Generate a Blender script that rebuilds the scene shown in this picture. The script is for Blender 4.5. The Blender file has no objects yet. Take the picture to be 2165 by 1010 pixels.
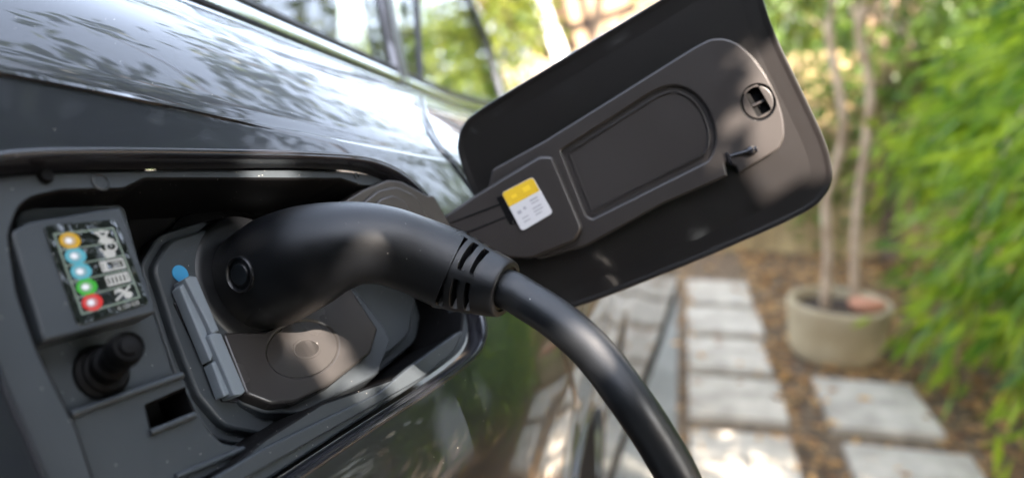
import bpy, bmesh, math, random
import numpy as np
from mathutils import Vector
from mathutils.bvhtree import BVHTree
rng = np.random.default_rng(11)
random.seed(5)
S = bpy.context.scene
COL = S.collection
# ------------------------------------------------------------------ camera
EYE = np.array([0., 0., 1.25])
FPX = 1684.
TH, PS = math.radians(13.52), math.radians(11.67)
R_ = np.array([math.cos(PS), math.sin(PS), 0]); H_ = np.array([-math.sin(PS), math.cos(PS), 0]); Z_ = np.array([0, 0, 1.])
FW = math.cos(TH)*H_ - math.sin(TH)*Z_; UP = math.sin(TH)*H_ + math.cos(TH)*Z_
cam = bpy.data.cameras.new('camera'); co = bpy.data.objects.new('camera', cam); COL.objects.link(co)
co.location = EYE; co.rotation_euler = (math.pi/2 - TH, 0, PS)
cam.sensor_width = 36; cam.lens = FPX/2165*36; cam.clip_start = .02; cam.clip_end = 400
cam.dof.use_dof = True; cam.dof.focus_distance = .366; cam.dof.aperture_fstop = 4.5; cam.dof.aperture_blades = 9
S.camera = co
# ------------------------------------------------------------------ light
SUN = Vector((.58, -.55, .62)).normalized()
w = bpy.data.worlds.new('World'); S.world = w; w.use_nodes = True
nt = w.node_tree; sky = nt.nodes.new('ShaderNodeTexSky'); sky.sky_type = 'NISHITA'; sky.sun_disc = False
sky.sun_elevation = math.asin(SUN.z); sky.sun_rotation = math.atan2(SUN.x, SUN.y)
sky.air_density = 1.0; sky.dust_density = 3.0; sky.ozone_density = .6
nt.nodes['Background'].inputs[1].default_value = .115
hsv = nt.nodes.new('ShaderNodeHueSaturation'); hsv.inputs['Saturation'].default_value = .5; nt.links.new(sky.outputs[0], hsv.inputs['Color']); nt.links.new(hsv.outputs[0], nt.nodes['Background'].inputs[0])   # hazy, whitish sky
sl = bpy.data.lights.new('sun', 'SUN'); sl.energy = 3.8; sl.angle = math.radians(.5); sl.color = (1, .85, .70)
so = bpy.data.objects.new('sun', sl); COL.objects.link(so); so.rotation_euler = SUN.to_track_quat('Z', 'Y').to_euler()
S.view_settings.view_transform = 'Standard'; S.view_settings.look = 'None'; S.view_settings.use_white_balance = True; S.view_settings.white_balance_temperature = 6250; S.view_settings.white_balance_tint = 10
S.view_settings.exposure = 3.8; S.view_settings.gamma = 1
S.cycles.max_bounces = 8; S.cycles.transparent_max_bounces = 12; S.cycles.use_denoising = True
S.cycles.sample_clamp_indirect = 6

# ------------------------------------------------------------------ helpers
def ray(px, py): return FW + (px-1082.5)/FPX*R_ - (py-505)/FPX*UP
def at(px, py, d): return EYE + ray(px, py)*d           # d: depth along the lens axis
def on_ground(px, py, z=0):
    r = ray(px, py); return EYE + r*((z-EYE[2])/r[2])
class Plane:
    def __init__(s, o, ex, n):
        s.o = np.array(o); s.n = np.array(n)/np.linalg.norm(n)
        ex = np.array(ex) - s.n*np.dot(ex, s.n); s.ex = ex/np.linalg.norm(ex); s.ey = np.cross(s.n, s.ex)
    def px(s, px, py, w=0.):
        r = ray(px, py); t = ((s.o + s.n*w - EYE)@s.n)/(r@s.n); p = EYE + r*t - s.o
        return (p@s.ex, p@s.ey)
    def P(s, u, v, w=0.): return s.o + s.ex*u + s.ey*v + s.n*w
class MB:
    def __init__(s): s.v = []; s.f = []; s.m = []
    def add(s, vs, fs, mi=0):
        b = len(s.v); s.v += [tuple(map(float, p)) for p in vs]; s.f += [tuple(b+i for i in f) for f in fs]; s.m += [mi]*len(fs)
    def build(s, name, mats, parent=None, smooth=40, label=None):
        me = bpy.data.meshes.new(name); me.from_pydata(s.v, [], s.f)
        if not isinstance(mats, (list, tuple)): mats = [mats]
        for m in mats: me.materials.append(m)
        me.polygons.foreach_set('material_index', s.m); me.validate(); me.update()
        if smooth:
            me.polygons.foreach_set('use_smooth', [True]*len(me.polygons)); me.set_sharp_from_angle(angle=math.radians(smooth))
        o = bpy.data.objects.new(name, me); COL.objects.link(o)
        if parent is not None: o.parent = parent
        if label: o['label'] = label
        return o
def thing(name, label, cat, group=None, loc=(0, 0, 0)):
    o = bpy.data.objects.new(name, None); COL.objects.link(o); o.empty_display_size = .05
    tag(o, label, cat, group); return o
def tag(o, label, cat, group=None):
    o['label'] = label; o['category'] = cat
    if group: o['group'] = group
    return o
def kind(o, k, label=None):
    o['kind'] = k
    if label: o['label'] = label
    return o
def area(p):
    p = np.array(p); x, y = p[:, 0], p[:, 1]; return .5*np.sum(x*np.roll(y, -1)-np.roll(x, -1)*y)
def fillet(pts, closed=True):
    """pts: (x,y,r) -> rounded polygon, counter-clockwise"""
    if area([p[:2] for p in pts]) < 0: pts = pts[::-1]
    out = []; n = len(pts)
    for i in range(n):
        a, b, c = (np.array(pts[(i+k) % n][:2]) for k in (-1, 0, 1)); r = pts[i][2]
        u, v = a-b, c-b; lu, lv = np.linalg.norm(u), np.linalg.norm(v); u /= lu; v /= lv
        ang = math.acos(max(-1, min(1, u@v)))
        if r <= 0 or ang > math.radians(176): out.append(tuple(b)); continue
        t = min(r/math.tan(ang/2), lu*.49, lv*.49); k = max(2, int((math.pi-ang)/math.radians(9)))
        p0, p2 = b+u*t, b+v*t
        for j in range(k+1):
            s = j/k; out.append(tuple((1-s)**2*p0+2*s*(1-s)*b+s*s*p2))
    return out
def catmull(P, closed=True, n=8):
    P = [np.array(p, float) for p in P]; N = len(P); out = []
    for i in range(N if closed else N-1):
        p0, p1, p2, p3 = (P[(i+k) % N] for k in (-1, 0, 1, 2)) if closed else (P[max(i-1, 0)], P[i], P[i+1], P[min(i+2, N-1)])
        for j in range(n):
            t = j/n
            out.append(.5*((2*p1)+(-p0+p2)*t+(2*p0-5*p1+4*p2-p3)*t*t+(-p0+3*p1-3*p2+p3)*t**3))
    if not closed: out.append(P[-1])
    return out
def ol(pl, pts, w=0., r=3., smooth=False):
    """pixel outline -> 2D outline on plane pl at offset w; r in mm"""
    q = []
    for p in pts:
        u, v = pl.px(p[0], p[1], w); q.append((u, v, (p[2] if len(p) > 2 else r)/1000))
    if smooth:
        q2 = [tuple(a) for a in catmull([a[:2] for a in q], True, 6)]
        return q2 if area(q2) > 0 else q2[::-1]
    return fillet(q)
def off(p, d):
    """inward offset of ccw polygon"""
    P = np.array(p); a = P-np.roll(P, 1, 0); b = np.roll(P, -1, 0)-P
    la = np.linalg.norm(a, axis=1, keepdims=True)+1e-12; lb = np.linalg.norm(b, axis=1, keepdims=True)+1e-12
    na = np.c_[-a[:, 1], a[:, 0]]/la; nb = np.c_[-b[:, 1], b[:, 0]]/lb
    m = na+nb; m /= (np.linalg.norm(m, axis=1, keepdims=True)+1e-9); k = 1/np.maximum(.5, (m*na).sum(1, keepdims=True))
    return [tuple(x) for x in P+m*k*d]
def ring_strip(mb, pl, loops, mi=0, flip=False):
    """loops: list of (poly2d, w); quads between consecutive"""
    n = len(loops[0][0]); vs = []
    for poly, w in loops: vs += [pl.P(u, v, w) for u, v in poly]
    fs = []
    for k in range(len(loops)-1):
        for i in range(n):
            j = (i+1) % n; f = (k*n+i, k*n+j, (k+1)*n+j, (k+1)*n+i); fs.append(f[::-1] if flip else f)
    mb.add(vs, fs, mi)
def cap(mb, pl, outer, w, holes=(), mi=0):
    bm = bmesh.new(); es = []
    for loop in [outer]+list(holes):
        vs = [bm.verts.new(pl.P(u, v, w)) for u, v in loop]
        es += [bm.edges.new((vs[i], vs[(i+1) % len(vs)])) for i in range(len(vs))]
    bmesh.ops.triangle_fill(bm, edges=es, use_beauty=True, use_dissolve=False)
    bm.verts.index_update(); n = Vector(pl.n)
    fs = []
    for f in bm.faces:
        f.normal_update(); ids = [v.index for v in f.verts]; fs.append(ids if f.normal.dot(n) > 0 else ids[::-1])
    mb.add([v.co for v in bm.verts], fs, mi); bm.free()
def plate(mb, pl, outer, w0, w1, bev=.0006, holes=(), mi=0):
    """holes: list of (outline, floor w or None, floor material)"""
    b = bev
    ring_strip(mb, pl, [(outer, w0), (outer, w1-b), (off(outer, .3*b), w1-.3*b), (off(outer, b), w1)], mi)
    hs = []
    for h in holes:
        o, fl = h[0], h[1]; hm = h[2] if len(h) > 2 else mi
        big = off(o, -b); hs.append(big)
        bot = w0 if fl is None else fl
        ring_strip(mb, pl, [(big, w1), (off(o, -.3*b), w1-.3*b), (o, w1-b), (o, bot)], hm, flip=True)
        if fl is not None: cap(mb, pl, o, fl, (), hm)
    cap(mb, pl, off(outer, b), w1, hs, mi)
def tube(mb, P, rad, n=24, mi=0, caps=True, shape=None):
    P = [np.array(p, float) for p in P]; N = len(P)
    if not hasattr(rad, '__len__'): rad = [rad]*N
    T = [P[min(i+1, N-1)]-P[max(i-1, 0)] for i in range(N)]; T = [t/np.linalg.norm(t) for t in T]
    a = np.cross(T[0], [0, 0, 1.]);
    if np.linalg.norm(a) < 1e-3: a = np.cross(T[0], [1., 0, 0])
    a /= np.linalg.norm(a); vs = []
    for i in range(N):
        a = a-T[i]*(a@T[i]); a /= np.linalg.norm(a); b = np.cross(T[i], a)
        for k in range(n):
            th = 2*math.pi*k/n; r = rad[i]*(shape(i/(N-1), th) if shape else 1)
            vs.append(P[i]+(a*math.cos(th)+b*math.sin(th))*r)
    fs = [(i*n+k, i*n+(k+1) % n, (i+1)*n+(k+1) % n, (i+1)*n+k) for i in range(N-1) for k in range(n)]
    if caps: fs += [tuple(range(n))[::-1], tuple((N-1)*n+k for k in range(n))]
    mb.add(vs, fs, mi)
def lathe(mb, o, ax, prof, n=40, mi=0, squash=1.):
    """prof: (r, h) along axis ax from o"""
    ax = np.array(ax)/np.linalg.norm(ax); a = np.cross(ax, [0, 0, 1.])
    if np.linalg.norm(a) < 1e-3: a = np.array([1., 0, 0])
    a /= np.linalg.norm(a); b = np.cross(ax, a); vs = []
    for r, h in prof:
        for k in range(n):
            t = 2*math.pi*k/n; vs.append(np.array(o)+ax*h+(a*math.cos(t)+b*math.sin(t))*r)
    fs = [(i*n+k, i*n+(k+1) % n, (i+1)*n+(k+1) % n, (i+1)*n+k) for i in range(len(prof)-1) for k in range(n)]
    if prof[0][0] > 1e-6: fs.append(tuple(range(n))[::-1])
    if prof[-1][0] > 1e-6: fs.append(tuple((len(prof)-1)*n+k for k in range(n)))
    mb.add(vs, fs, mi)
def boxm(mb, c, ex, ey, ez, mi=0, bev=0.):
    c, ex, ey, ez = (np.array(q, float) for q in (c, ex, ey, ez))
    bm = bmesh.new(); bmesh.ops.create_cube(bm, size=2)
    for v in bm.verts: v.co = Vector(c+ex*v.co.x+ey*v.co.y+ez*v.co.z)
    if bev: bmesh.ops.bevel(bm, geom=bm.edges[:], offset=bev, segments=2, affect='EDGES', profile=.7)
    bmesh.ops.recalc_face_normals(bm, faces=bm.faces[:])
    bm.verts.index_update(); mb.add([v.co for v in bm.verts], [[v.index for v in f.verts] for f in bm.faces], mi); bm.free()

# ------------------------------------------------------------------ materials
def mat(name, col, rough=.5, metal=0., coat=0., bump=0., bscale=400., spec=.5, var=0., vscale=8., col2=None, dust=0., **kw):
    m = bpy.data.materials.new(name); m.use_nodes = True; t = m.node_tree; N, L = t.nodes, t.links
    b = N['Principled BSDF']; b.inputs['Base Color'].default_value = (*col, 1); b.inputs['Roughness'].default_value = rough
    b.inputs['Metallic'].default_value = metal; b.inputs['Coat Weight'].default_value = coat; b.inputs['Coat Roughness'].default_value = kw.get('crough', .02)
    b.inputs['Specular IOR Level'].default_value = spec
    tc = N.new('ShaderNodeTexCoord').outputs['Object']
    if var or col2:
        nz = N.new('ShaderNodeTexNoise'); nz.inputs['Scale'].default_value = vscale; nz.inputs['Detail'].default_value = 5; L.new(tc, nz.inputs['Vector'])
        rp = N.new('ShaderNodeValToRGB'); rp.color_ramp.elements[0].position = .35; rp.color_ramp.elements[1].position = .68
        c2 = col2 or tuple(c*(1+var) for c in col); c1 = col if col2 else tuple(c*(1-var) for c in col)
        rp.color_ramp.elements[0].color = (*c1, 1); rp.color_ramp.elements[1].color = (*c2, 1)
        L.new(nz.outputs[0], rp.inputs[0]); cur = rp.outputs[0]; L.new(cur, b.inputs['Base Color'])
    else: cur = None
    if dust:
        vo = N.new('ShaderNodeTexVoronoi'); vo.inputs['Scale'].default_value = kw.get('dscale', 260.); L.new(tc, vo.inputs['Vector'])
        lt = N.new('ShaderNodeMath'); lt.operation = 'LESS_THAN'; lt.inputs[1].default_value = kw.get('dsize', .07); L.new(vo.outputs['Distance'], lt.inputs[0])
        sp = N.new('ShaderNodeSeparateColor'); L.new(vo.outputs['Color'], sp.inputs[0])
        gt = N.new('ShaderNodeMath'); gt.operation = 'GREATER_THAN'; gt.inputs[1].default_value = 1-dust; L.new(sp.outputs[0], gt.inputs[0])
        mu = N.new('ShaderNodeMath'); mu.operation = 'MULTIPLY'; L.new(lt.outputs[0], mu.inputs[0]); L.new(gt.outputs[0], mu.inputs[1])
        mx = N.new('ShaderNodeMix'); mx.data_type = 'RGBA'; L.new(mu.outputs[0], mx.inputs['Factor'])
        if cur: L.new(cur, mx.inputs['A'])
        else: mx.inputs['A'].default_value = (*col, 1)
        mx.inputs['B'].default_value = (.35, .33, .3, 1); L.new(mx.outputs['Result'], b.inputs['Base Color'])
    if kw.get('rvar'):
        n3 = N.new('ShaderNodeTexNoise'); n3.inputs['Scale'].default_value = kw.get('rscale', 30.); n3.inputs['Detail'].default_value = 6; L.new(tc, n3.inputs['Vector'])
        mr = N.new('ShaderNodeMapRange'); mr.inputs[1].default_value = .3; mr.inputs[2].default_value = .7
        mr.inputs[3].default_value = rough-kw['rvar']; mr.inputs[4].default_value = rough+kw['rvar']; L.new(n3.outputs[0], mr.inputs[0]); L.new(mr.outputs[0], b.inputs['Roughness'])
    if bump:
        n2 = N.new('ShaderNodeTexNoise'); n2.inputs['Scale'].default_value = bscale; n2.inputs['Detail'].default_value = kw.get('bdetail', 3); L.new(tc, n2.inputs['Vector'])
        bp = N.new('ShaderNodeBump'); bp.inputs['Strength'].default_value = bump; bp.inputs['Distance'].default_value = kw.get('bdist', .0005); L.new(n2.outputs[0], bp.inputs['Height'])
        L.new(bp.outputs[0], b.inputs['Normal'])
        if kw.get('coatbump'): L.new(bp.outputs[0], b.inputs['Coat Normal'])
    return m
def leafmat(name, col, col2, trans=.45, rough=.4):
    m = bpy.data.materials.new(name); m.use_nodes = True; t = m.node_tree; N, L = t.nodes, t.links
    b = N['Principled BSDF']; b.inputs['Roughness'].default_value = rough
    g = N.new('ShaderNodeNewGeometry'); rp = N.new('ShaderNodeValToRGB')
    rp.color_ramp.elements[0].color = (*col, 1); rp.color_ramp.elements[1].color = (*col2, 1); L.new(g.outputs['Random Per Island'], rp.inputs[0])
    L.new(rp.outputs[0], b.inputs['Base Color'])
    tr = N.new('ShaderNodeBsdfTranslucent'); hs = N.new('ShaderNodeHueSaturation'); hs.inputs['Hue'].default_value = .48; hs.inputs['Value'].default_value = 1.6; L.new(rp.outputs[0], hs.inputs['Color']); L.new(hs.outputs[0], tr.inputs[0])
    mx = N.new('ShaderNodeMixShader'); mx.inputs[0].default_value = trans; L.new(b.outputs[0], mx.inputs[1]); L.new(tr.outputs[0], mx.inputs[2])
    L.new(mx.outputs[0], N['Material Output'].inputs['Surface']); return m
M = {}
M['paint'] = mat('metallic_paint', (.007, .009, .013), .36, .35, 1., .05, 2500, bdist=.0002, crough=.015, dust=.10, dscale=330, dsize=.08)
M['paint'].node_tree.nodes['Principled BSDF'].inputs['Coat IOR'].default_value = 1.52
M['paint_in'] = mat('inner_paint', (.0065, .0055, .0055), .3, .0, .8, .08, 9, bdist=.004, crough=.06)
M['door'] = mat('dusty_paint', (.03, .028, .028), .34, .5, 1., .03, 2500, bdist=.0002, crough=.03, dust=.5, dscale=300, dsize=.12)
M['plastic'] = mat('charcoal_plastic', (.025, .030, .035), .42, spec=.36, bump=.25, bscale=2600, bdist=.0003, rvar=.06, dust=.25, dscale=420, dsize=.09)
M['plastic_d'] = mat('black_plastic', (.0015, .0015, .0018), .6, spec=.12, bump=.2, bscale=2200, bdist=.0003, dust=.3, dscale=420, dsize=.08)
M['satin'] = mat('satin_liner', (.026, .023, .022), .36, spec=.4, bump=.15, bscale=1800, bdist=.0003, rvar=.05)
M['gloss'] = mat('gloss_black', (.012, .012, .015), .16, coat=.4, rvar=.06)
M['cover'] = mat('cover_plastic', (.024, .0225, .022), .25, spec=.3, rvar=.08, dust=.06)
M['handle'] = mat('handle_plastic', (.0026, .003, .0038), .37, spec=.42, bump=.3, bscale=3800, bdist=.00025, rvar=.04, dust=.12, dscale=380, dsize=.06)
M['cable'] = mat('cable_rubber', (.006, .007, .0085), .43, spec=.5, bump=.12, bscale=900, bdist=.0003, rvar=.07, rscale=60, dust=.1)
M['latch'] = mat('grey_latch', (.105, .125, .145), .5, bump=.1, bscale=1800)
M['blue'] = mat('blue_dot', (.025, .17, .33), .4)
M['chrome'] = mat('chrome_trim', (.75, .77, .8), .09, 1.)
M['rubber'] = mat('rubber_seal', (.008, .008, .009), .55)
M['white'] = mat('sticker_white', (.50, .50, .52), .45)
M['yellow'] = mat('sticker_yellow', (.58, .38, .015), .45)
M['greyprint'] = mat('grey_print', (.30, .30, .33), .5)
M['goldprint'] = mat('gold_print', (.72, .50, .02), .5)
M['label'] = mat('label_film', (.005, .007, .006), .2, coat=.8, bump=.6, bscale=110, bdist=.004, crough=.04, coatbump=True)
M['print'] = mat('label_print', (.29, .29, .27), .4)
M['frame_print'] = mat('label_frame', (.12, .15, .12), .35)
for nm, c in dict(d_yel=(.36, .21, .008), d_cy=(.06, .24, .29), d_gr=(.03, .25, .02), d_re=(.38, .02, .018)).items():
    M[nm] = mat(nm, c, .3, coat=.6); M[nm+'2'] = mat(nm+'_pale', tuple(.55*x+.12 for x in c), .3, coat=.6)
M['tyre'] = mat('tyre_rubber', (.018, .018, .018), .8, bump=.3, bscale=60, bdist=.004)
M['rim'] = mat('alloy', (.35, .36, .38), .3, .9)
M['awning'] = mat('tan_awning', (.080, .040, .020), .8, var=.25, vscale=3)
M['glow_tint'] = mat('glow_tint_render', (.26, .18, .105), .8, var=.12, vscale=1.5)  # wall tint stands in for a warm glow of light
M['pillar'] = mat('pillar_trim', (.12, .12, .13), .35, .8)
M['interior'] = mat('interior_fabric', (.006, .006, .007), .8, spec=.1)
M['reflector'] = mat('bright_metal', (.6, .55, .5), .3, .9)
M['soil'] = mat('soil', (.045, .028, .017), .95, var=.5, vscale=30, bump=.8, bscale=45, bdist=.03)
M['ground'] = mat('gravel_ground', (.075, .05, .03), .95, col2=(.24, .17, .105), vscale=26, bump=1., bscale=55, bdist=.03)
M['slab'] = mat('concrete_slab', (.31, .275, .225), .85, col2=(.50, .45, .375), vscale=9, bump=.5, bscale=70, bdist=.004)
M['strip'] = mat('concrete_strip', (.16, .158, .14), .85, col2=(.25, .245, .22), vscale=4, bump=.4, bscale=40, bdist=.004)
M['pot'] = mat('stone_pot', (.34, .265, .155), .7, col2=(.46, .38, .25), vscale=6, bump=.4, bscale=35, bdist=.006)
M['bark'] = mat('pale_bark', (.32, .22, .14), .9, col2=(.52, .39, .27), vscale=14, bump=.6, bscale=40, bdist=.01)
M['bark_d'] = mat('brown_bark', (.09, .06, .04), .9, col2=(.17, .12, .08), vscale=10, bump=.6, bscale=30, bdist=.01)
M['wood'] = mat('fence_wood', (.24, .17, .08), .75, col2=(.42, .32, .16), vscale=5, bump=.3, bscale=20, bdist=.004)
M['beam'] = mat('brown_beam', (.035, .016, .008), .6, var=.3)
M['whitewall'] = mat('white_render', (.82, .80, .76), .8, var=.05)
M['clay'] = mat('terracotta', (.48, .22, .13), .8, var=.2)
M['litter'] = leafmat('dead_leaf', (.20, .10, .04), (.55, .34, .13), .15, .7)
M['lf_bam'] = leafmat('bamboo_leaf', (.045, .15, .010), (.34, .46, .03), .5, .33)
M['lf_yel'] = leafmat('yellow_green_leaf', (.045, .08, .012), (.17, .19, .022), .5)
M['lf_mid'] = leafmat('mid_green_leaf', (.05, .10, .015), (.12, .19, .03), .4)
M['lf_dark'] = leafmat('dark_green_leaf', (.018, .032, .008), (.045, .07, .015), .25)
M['lf_hedge'] = leafmat('hedge_leaf', (.006, .012, .004), (.02, .032, .008), .04, .6)
M['lf_canopy'] = leafmat('canopy_leaf', (.018, .035, .008), (.04, .07, .014), .08, .6)
def glassmat():
    m = bpy.data.materials.new('window_glass'); m.use_nodes = True; t = m.node_tree; N, L = t.nodes, t.links
    N.remove(N['Principled BSDF']); tr = N.new('ShaderNodeBsdfTransparent'); tr.inputs[0].default_value = (.62, .68, .66, 1)
    gl = N.new('ShaderNodeBsdfGlossy'); gl.inputs['Roughness'].default_value = .01; fr = N.new('ShaderNodeFresnel'); fr.inputs[0].default_value = 1.5
    ad = N.new('ShaderNodeMath'); ad.operation = 'MULTIPLY'; ad.inputs[1].default_value = 1.6; ad.use_clamp = True; L.new(fr.outputs[0], ad.inputs[0])
    mx = N.new('ShaderNodeMixShader'); L.new(ad.outputs[0], mx.inputs[0]); L.new(tr.outputs[0], mx.inputs[1]); L.new(gl.outputs[0], mx.inputs[2])
    L.new(mx.outputs[0], N['Material Output'].inputs['Surface']); return m
M['glass'] = glassmat()

# ------------------------------------------------------------------ the plane of the port and of the open flap
def camn(yaw, tau):
    y, t = math.radians(yaw), math.radians(tau)
    return (-math.cos(y)*math.cos(t))*R_ - math.sin(t)*UP + (math.sin(y)*math.cos(t))*FW
NA = camn(30, 22); KP = (ray(1035, 740)@NA)*.456
O_P = EYE + ray(500, 640)*(KP/(ray(500, 640)@NA))
t_l = EYE + ray(-70, 330)*(KP/(ray(-70, 330)@NA)); t_r = EYE + ray(930, 340)*(KP/(ray(930, 340)@NA))
PI_ = Plane(O_P, t_r-t_l, -NA)
fa, fb, fc = at(1095, 440, .472), at(1680, 150, .445), at(1140, 529, .472)
PF = Plane(fa, fb-fa, np.cross(fb-fa, fc-fa)*(1 if np.cross(fb-fa, fc-fa)@FW < 0 else -1))

# ================================================================== CAR
car = thing('car', 'dark grey car with its charging flap open and a black plug in its port', 'car')
YS = np.array([-.35, -.1, .1, .25, .42, .55, .75, 1.0, 1.5, 2.0, 2.5, 3.0, 3.3])
def pix(y, z): return (-(-NA@np.array([0, y, z]))-(KP))/(-NA)[0]
ROWS = []
def row(x, z): ROWS.append((x, z))
bx = [-.52, -.42, -.36, -.32, -.290, -.288, -.278, -.265, -.25, -.22, -.19, -.19, -.24]
bz = [.16, .125, .092, .065, .031, .006, -.034, -.082, -.12, -.14, -.17, -.21, -.25]
row([-1.7]*13, [q-.06 if i < 8 else q+.03 for i, q in enumerate(bz)])
row([-.9]*13, [q-.06 if i < 8 else q+.05 for i, q in enumerate(bz)])
row([q-.03 for q in bx], [q-.02 if i < 8 else q+.012 for i, q in enumerate(bz)])
row(bx, bz)
cz = [.10, .06, .024, -.012, -.054, -.083, -.118, -.145, -.18, -.2, -.22, -.25, -.28]
cx = [-.45, -.34, pix(.1, .024), pix(.25, -.012), pix(.42, -.054), -.130, -.105, -.09, -.07, -.045, -.02, -.02, -.08]
for t_ in (.3, .6, .9):
    row([(1-t_)*a+t_*b+.022*t_*(1-t_) for a, b in zip(bx, cx)], [(1-t_)*a+t_*b+.034*t_*(1-t_) for a, b in zip(bz, cz)])
row(cx, cz)
c2 = [b-.008 for b in cz]
row([-.445, -.336]+[pix(YS[i], c2[i]) for i in (2, 3, 4)]+[-.126, -.102, -.087, -.067, -.042, -.017, -.018, -.078], c2)
z3 = [-.06, -.08, -.09, -.10, -.12, -.13, -.15, -.17, -.2, -.22, -.25, -.28, -.3]
row([-.38, -.25]+[pix(YS[i], z3[i]) for i in (2, 3, 4)]+[-.104, -.088, -.078, -.058, -.03, 0, .0, -.06], z3)
z4 = [-.15, -.16, -.168, -.174, -.183, -.19, -.2, -.22, -.24, -.26, -.29, -.32, -.34]
row([-.34, -.215]+[pix(YS[i], z4[i]) for i in (2, 3, 4)]+[-.085, -.077, -.07, -.055, -.028, .003, .006, -.05], z4)
row([-.325, -.20, -.150, -.115, -.0815, -.074, -.071, -.066, -.055, -.03, .003, .008, -.05], [-.24]*4+[-.25, -.26]+[-.27, -.28, -.3, -.32, -.34, -.36, -.38])
row([-.32, -.20, -.150, -.117, -.085, -.080, -.084, -.084, -.066, -.034, .0, .006, -.05], [-.38]*13)
row([-.33, -.21, -.155, -.125, -.093, -.086, -.088, -.088, -.080, -.045, -.006, .010, -.05], [-.55]*13)
row([-.36, -.24, -.19, -.16, -.13, -.12, -.12, -.125, -.105, -.058, -.010, .014, -.05], [-.87]*13)
row([-.46, -.34, -.29, -.26, -.23, -.22, -.22, -.225, -.20, -.15, -.10, -.09, -.15], [-.95]*13)
def hermite(xs, ys, t):
    d = np.gradient(ys, xs); i = np.clip(np.searchsorted(xs, t)-1, 0, len(xs)-2); h = xs[i+1]-xs[i]; s = (t-xs[i])/h
    return (2*s**3-3*s**2+1)*ys[i]+(s**3-2*s**2+s)*h*d[i]+(-2*s**3+3*s**2)*ys[i+1]+(s**3-s**2)*h*d[i+1]
ty = np.unique(np.r_[np.linspace(-.35, .7, 106), np.linspace(.7, 1.3, 41), np.linspace(1.3, 3.3, 61)])
X = np.array([hermite(YS, np.array(r[0], float), ty) for r in ROWS]); Zr = np.array([hermite(YS, np.array(r[1], float), ty) for r in ROWS])
def smooth_y(A, sg=.045):
    K_ = np.exp(-.5*((ty[:, None]-ty[None])/sg)**2); wq = np.gradient(ty); K_ = K_*wq[None]; K_ /= K_.sum(1, keepdims=True)
    lin = np.polyfit(ty, A.T, 1); base = (lin[0][:, None]*ty+lin[1][:, None]); return base+(A-base)@K_.T
X[:8], Zr[:8] = smooth_y(X[:8], .07), smooth_y(Zr[:8], .07)
gx, gz = [], []
for k in range(len(ty)):
    c = catmull([np.array([X[r, k], Zr[r, k]]) for r in range(len(ROWS))], False, 6); gx.append([p[0] for p in c]); gz.append([p[1] for p in c])
gx = np.array(gx); gz = np.array(gz)+1.25
def skin(mb, i0, i1, thick=.0014, jr=(0, None)):
    js = range(gx.shape[1])[jr[0]:jr[1]]; ii = range(i0, i1); nj = len(js)
    G = np.stack([gx, np.repeat(ty[:, None], gx.shape[1], 1), gz], 2)
    du = np.gradient(G, axis=0); dv = np.gradient(G, axis=1); n = np.cross(du, dv); n /= np.linalg.norm(n, axis=2, keepdims=True)
    if n[60, 40, 0] < 0: n = -n
    top = [G[i, j] for i in ii for j in js]; bot = [G[i, j]-n[i, j]*thick for i in ii for j in js]; ni = len(ii); B = ni*nj
    fs = []
    for a in range(ni-1):
        for b in range(nj-1):
            p, q, r, s = a*nj+b, a*nj+b+1, (a+1)*nj+b+1, (a+1)*nj+b
            fs += [(p, q, r, s), (B+s, B+r, B+q, B+p)]
    for a in range(ni-1):
        fs += [(a*nj, (a+1)*nj, B+(a+1)*nj, B+a*nj), ((a+1)*nj+nj-1, a*nj+nj-1, B+a*nj+nj-1, B+(a+1)*nj+nj-1)]
    for b in range(nj-1):
        fs += [(b+1, b, B+b, B+b+1), ((ni-1)*nj+b, (ni-1)*nj+b+1, B+(ni-1)*nj+b+1, B+(ni-1)*nj+b)]
    mb.add(top+bot, fs)
    return top
smb = MB(); skin(smb, 0, len(ty))
body = smb.build('body_panel', M['paint'], car, 60)
bm_ = bmesh.new(); bm_.from_mesh(body.data); bmesh.ops.recalc_face_normals(bm_, faces=bm_.faces[:]); bm_.to_mesh(body.data)
BODY = BVHTree.FromBMesh(bm_); bm_.free()
# opening of the port
OPEN = ol(PI_, [(-76, 470), (-62, 370), (-15, 328), (60, 317), (180, 314), (330, 315), (500, 319), (650, 323), (760, 330), (815, 343), (862, 367), (905, 405), (940, 455), (972, 525), (1002, 600), (1023, 665), (1026, 705), (1012, 742), (975, 778), (900, 832), (780, 912), (640, 1008), (480, 1116), (330, 1215), (250, 1262), (200, 1270), (165, 1235), (120, 1110), (60, 950), (5, 820), (-40, 700), (-68, 580)], 0, smooth=True)
cm = MB(); o2 = off(OPEN, .0022)
ring_strip(cm, PI_, [(o2, -.05), (o2, .05)]); cap(cm, PI_, o2, .05); n0 = len(cm.f); cap(cm, PI_, o2, -.05)
cm.f[n0:] = [f[::-1] for f in cm.f[n0:]]
cut = cm.build('cut', M['paint'], None, 0)
am = MB(); AC = np.array([0, .79, 1.25-.835])
lathe(am, AC+np.array([-.45, 0, 0]), (1, 0, 0), [(.42, 0), (.42, .9)], 64)
cut2 = am.build('cut', M['paint'], None, 0)
for c in (cut, cut2):
    bb = bmesh.new(); bb.from_mesh(c.data); bmesh.ops.remove_doubles(bb, verts=bb.verts, dist=1e-6); bmesh.ops.recalc_face_normals(bb, faces=bb.faces[:]); bb.to_mesh(c.data); bb.free()
    md = body.modifiers.new('b', 'BOOLEAN'); md.object = c; md.operation = 'DIFFERENCE'; md.solver = 'EXACT'
dg = bpy.context.evaluated_depsgraph_get(); me2 = bpy.data.meshes.new_from_object(body.evaluated_get(dg))
body.modifiers.clear(); old = body.data; body.data = me2; me2.name = 'body_panel'
print('BOOL', len(old.polygons), len(me2.polygons))
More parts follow.
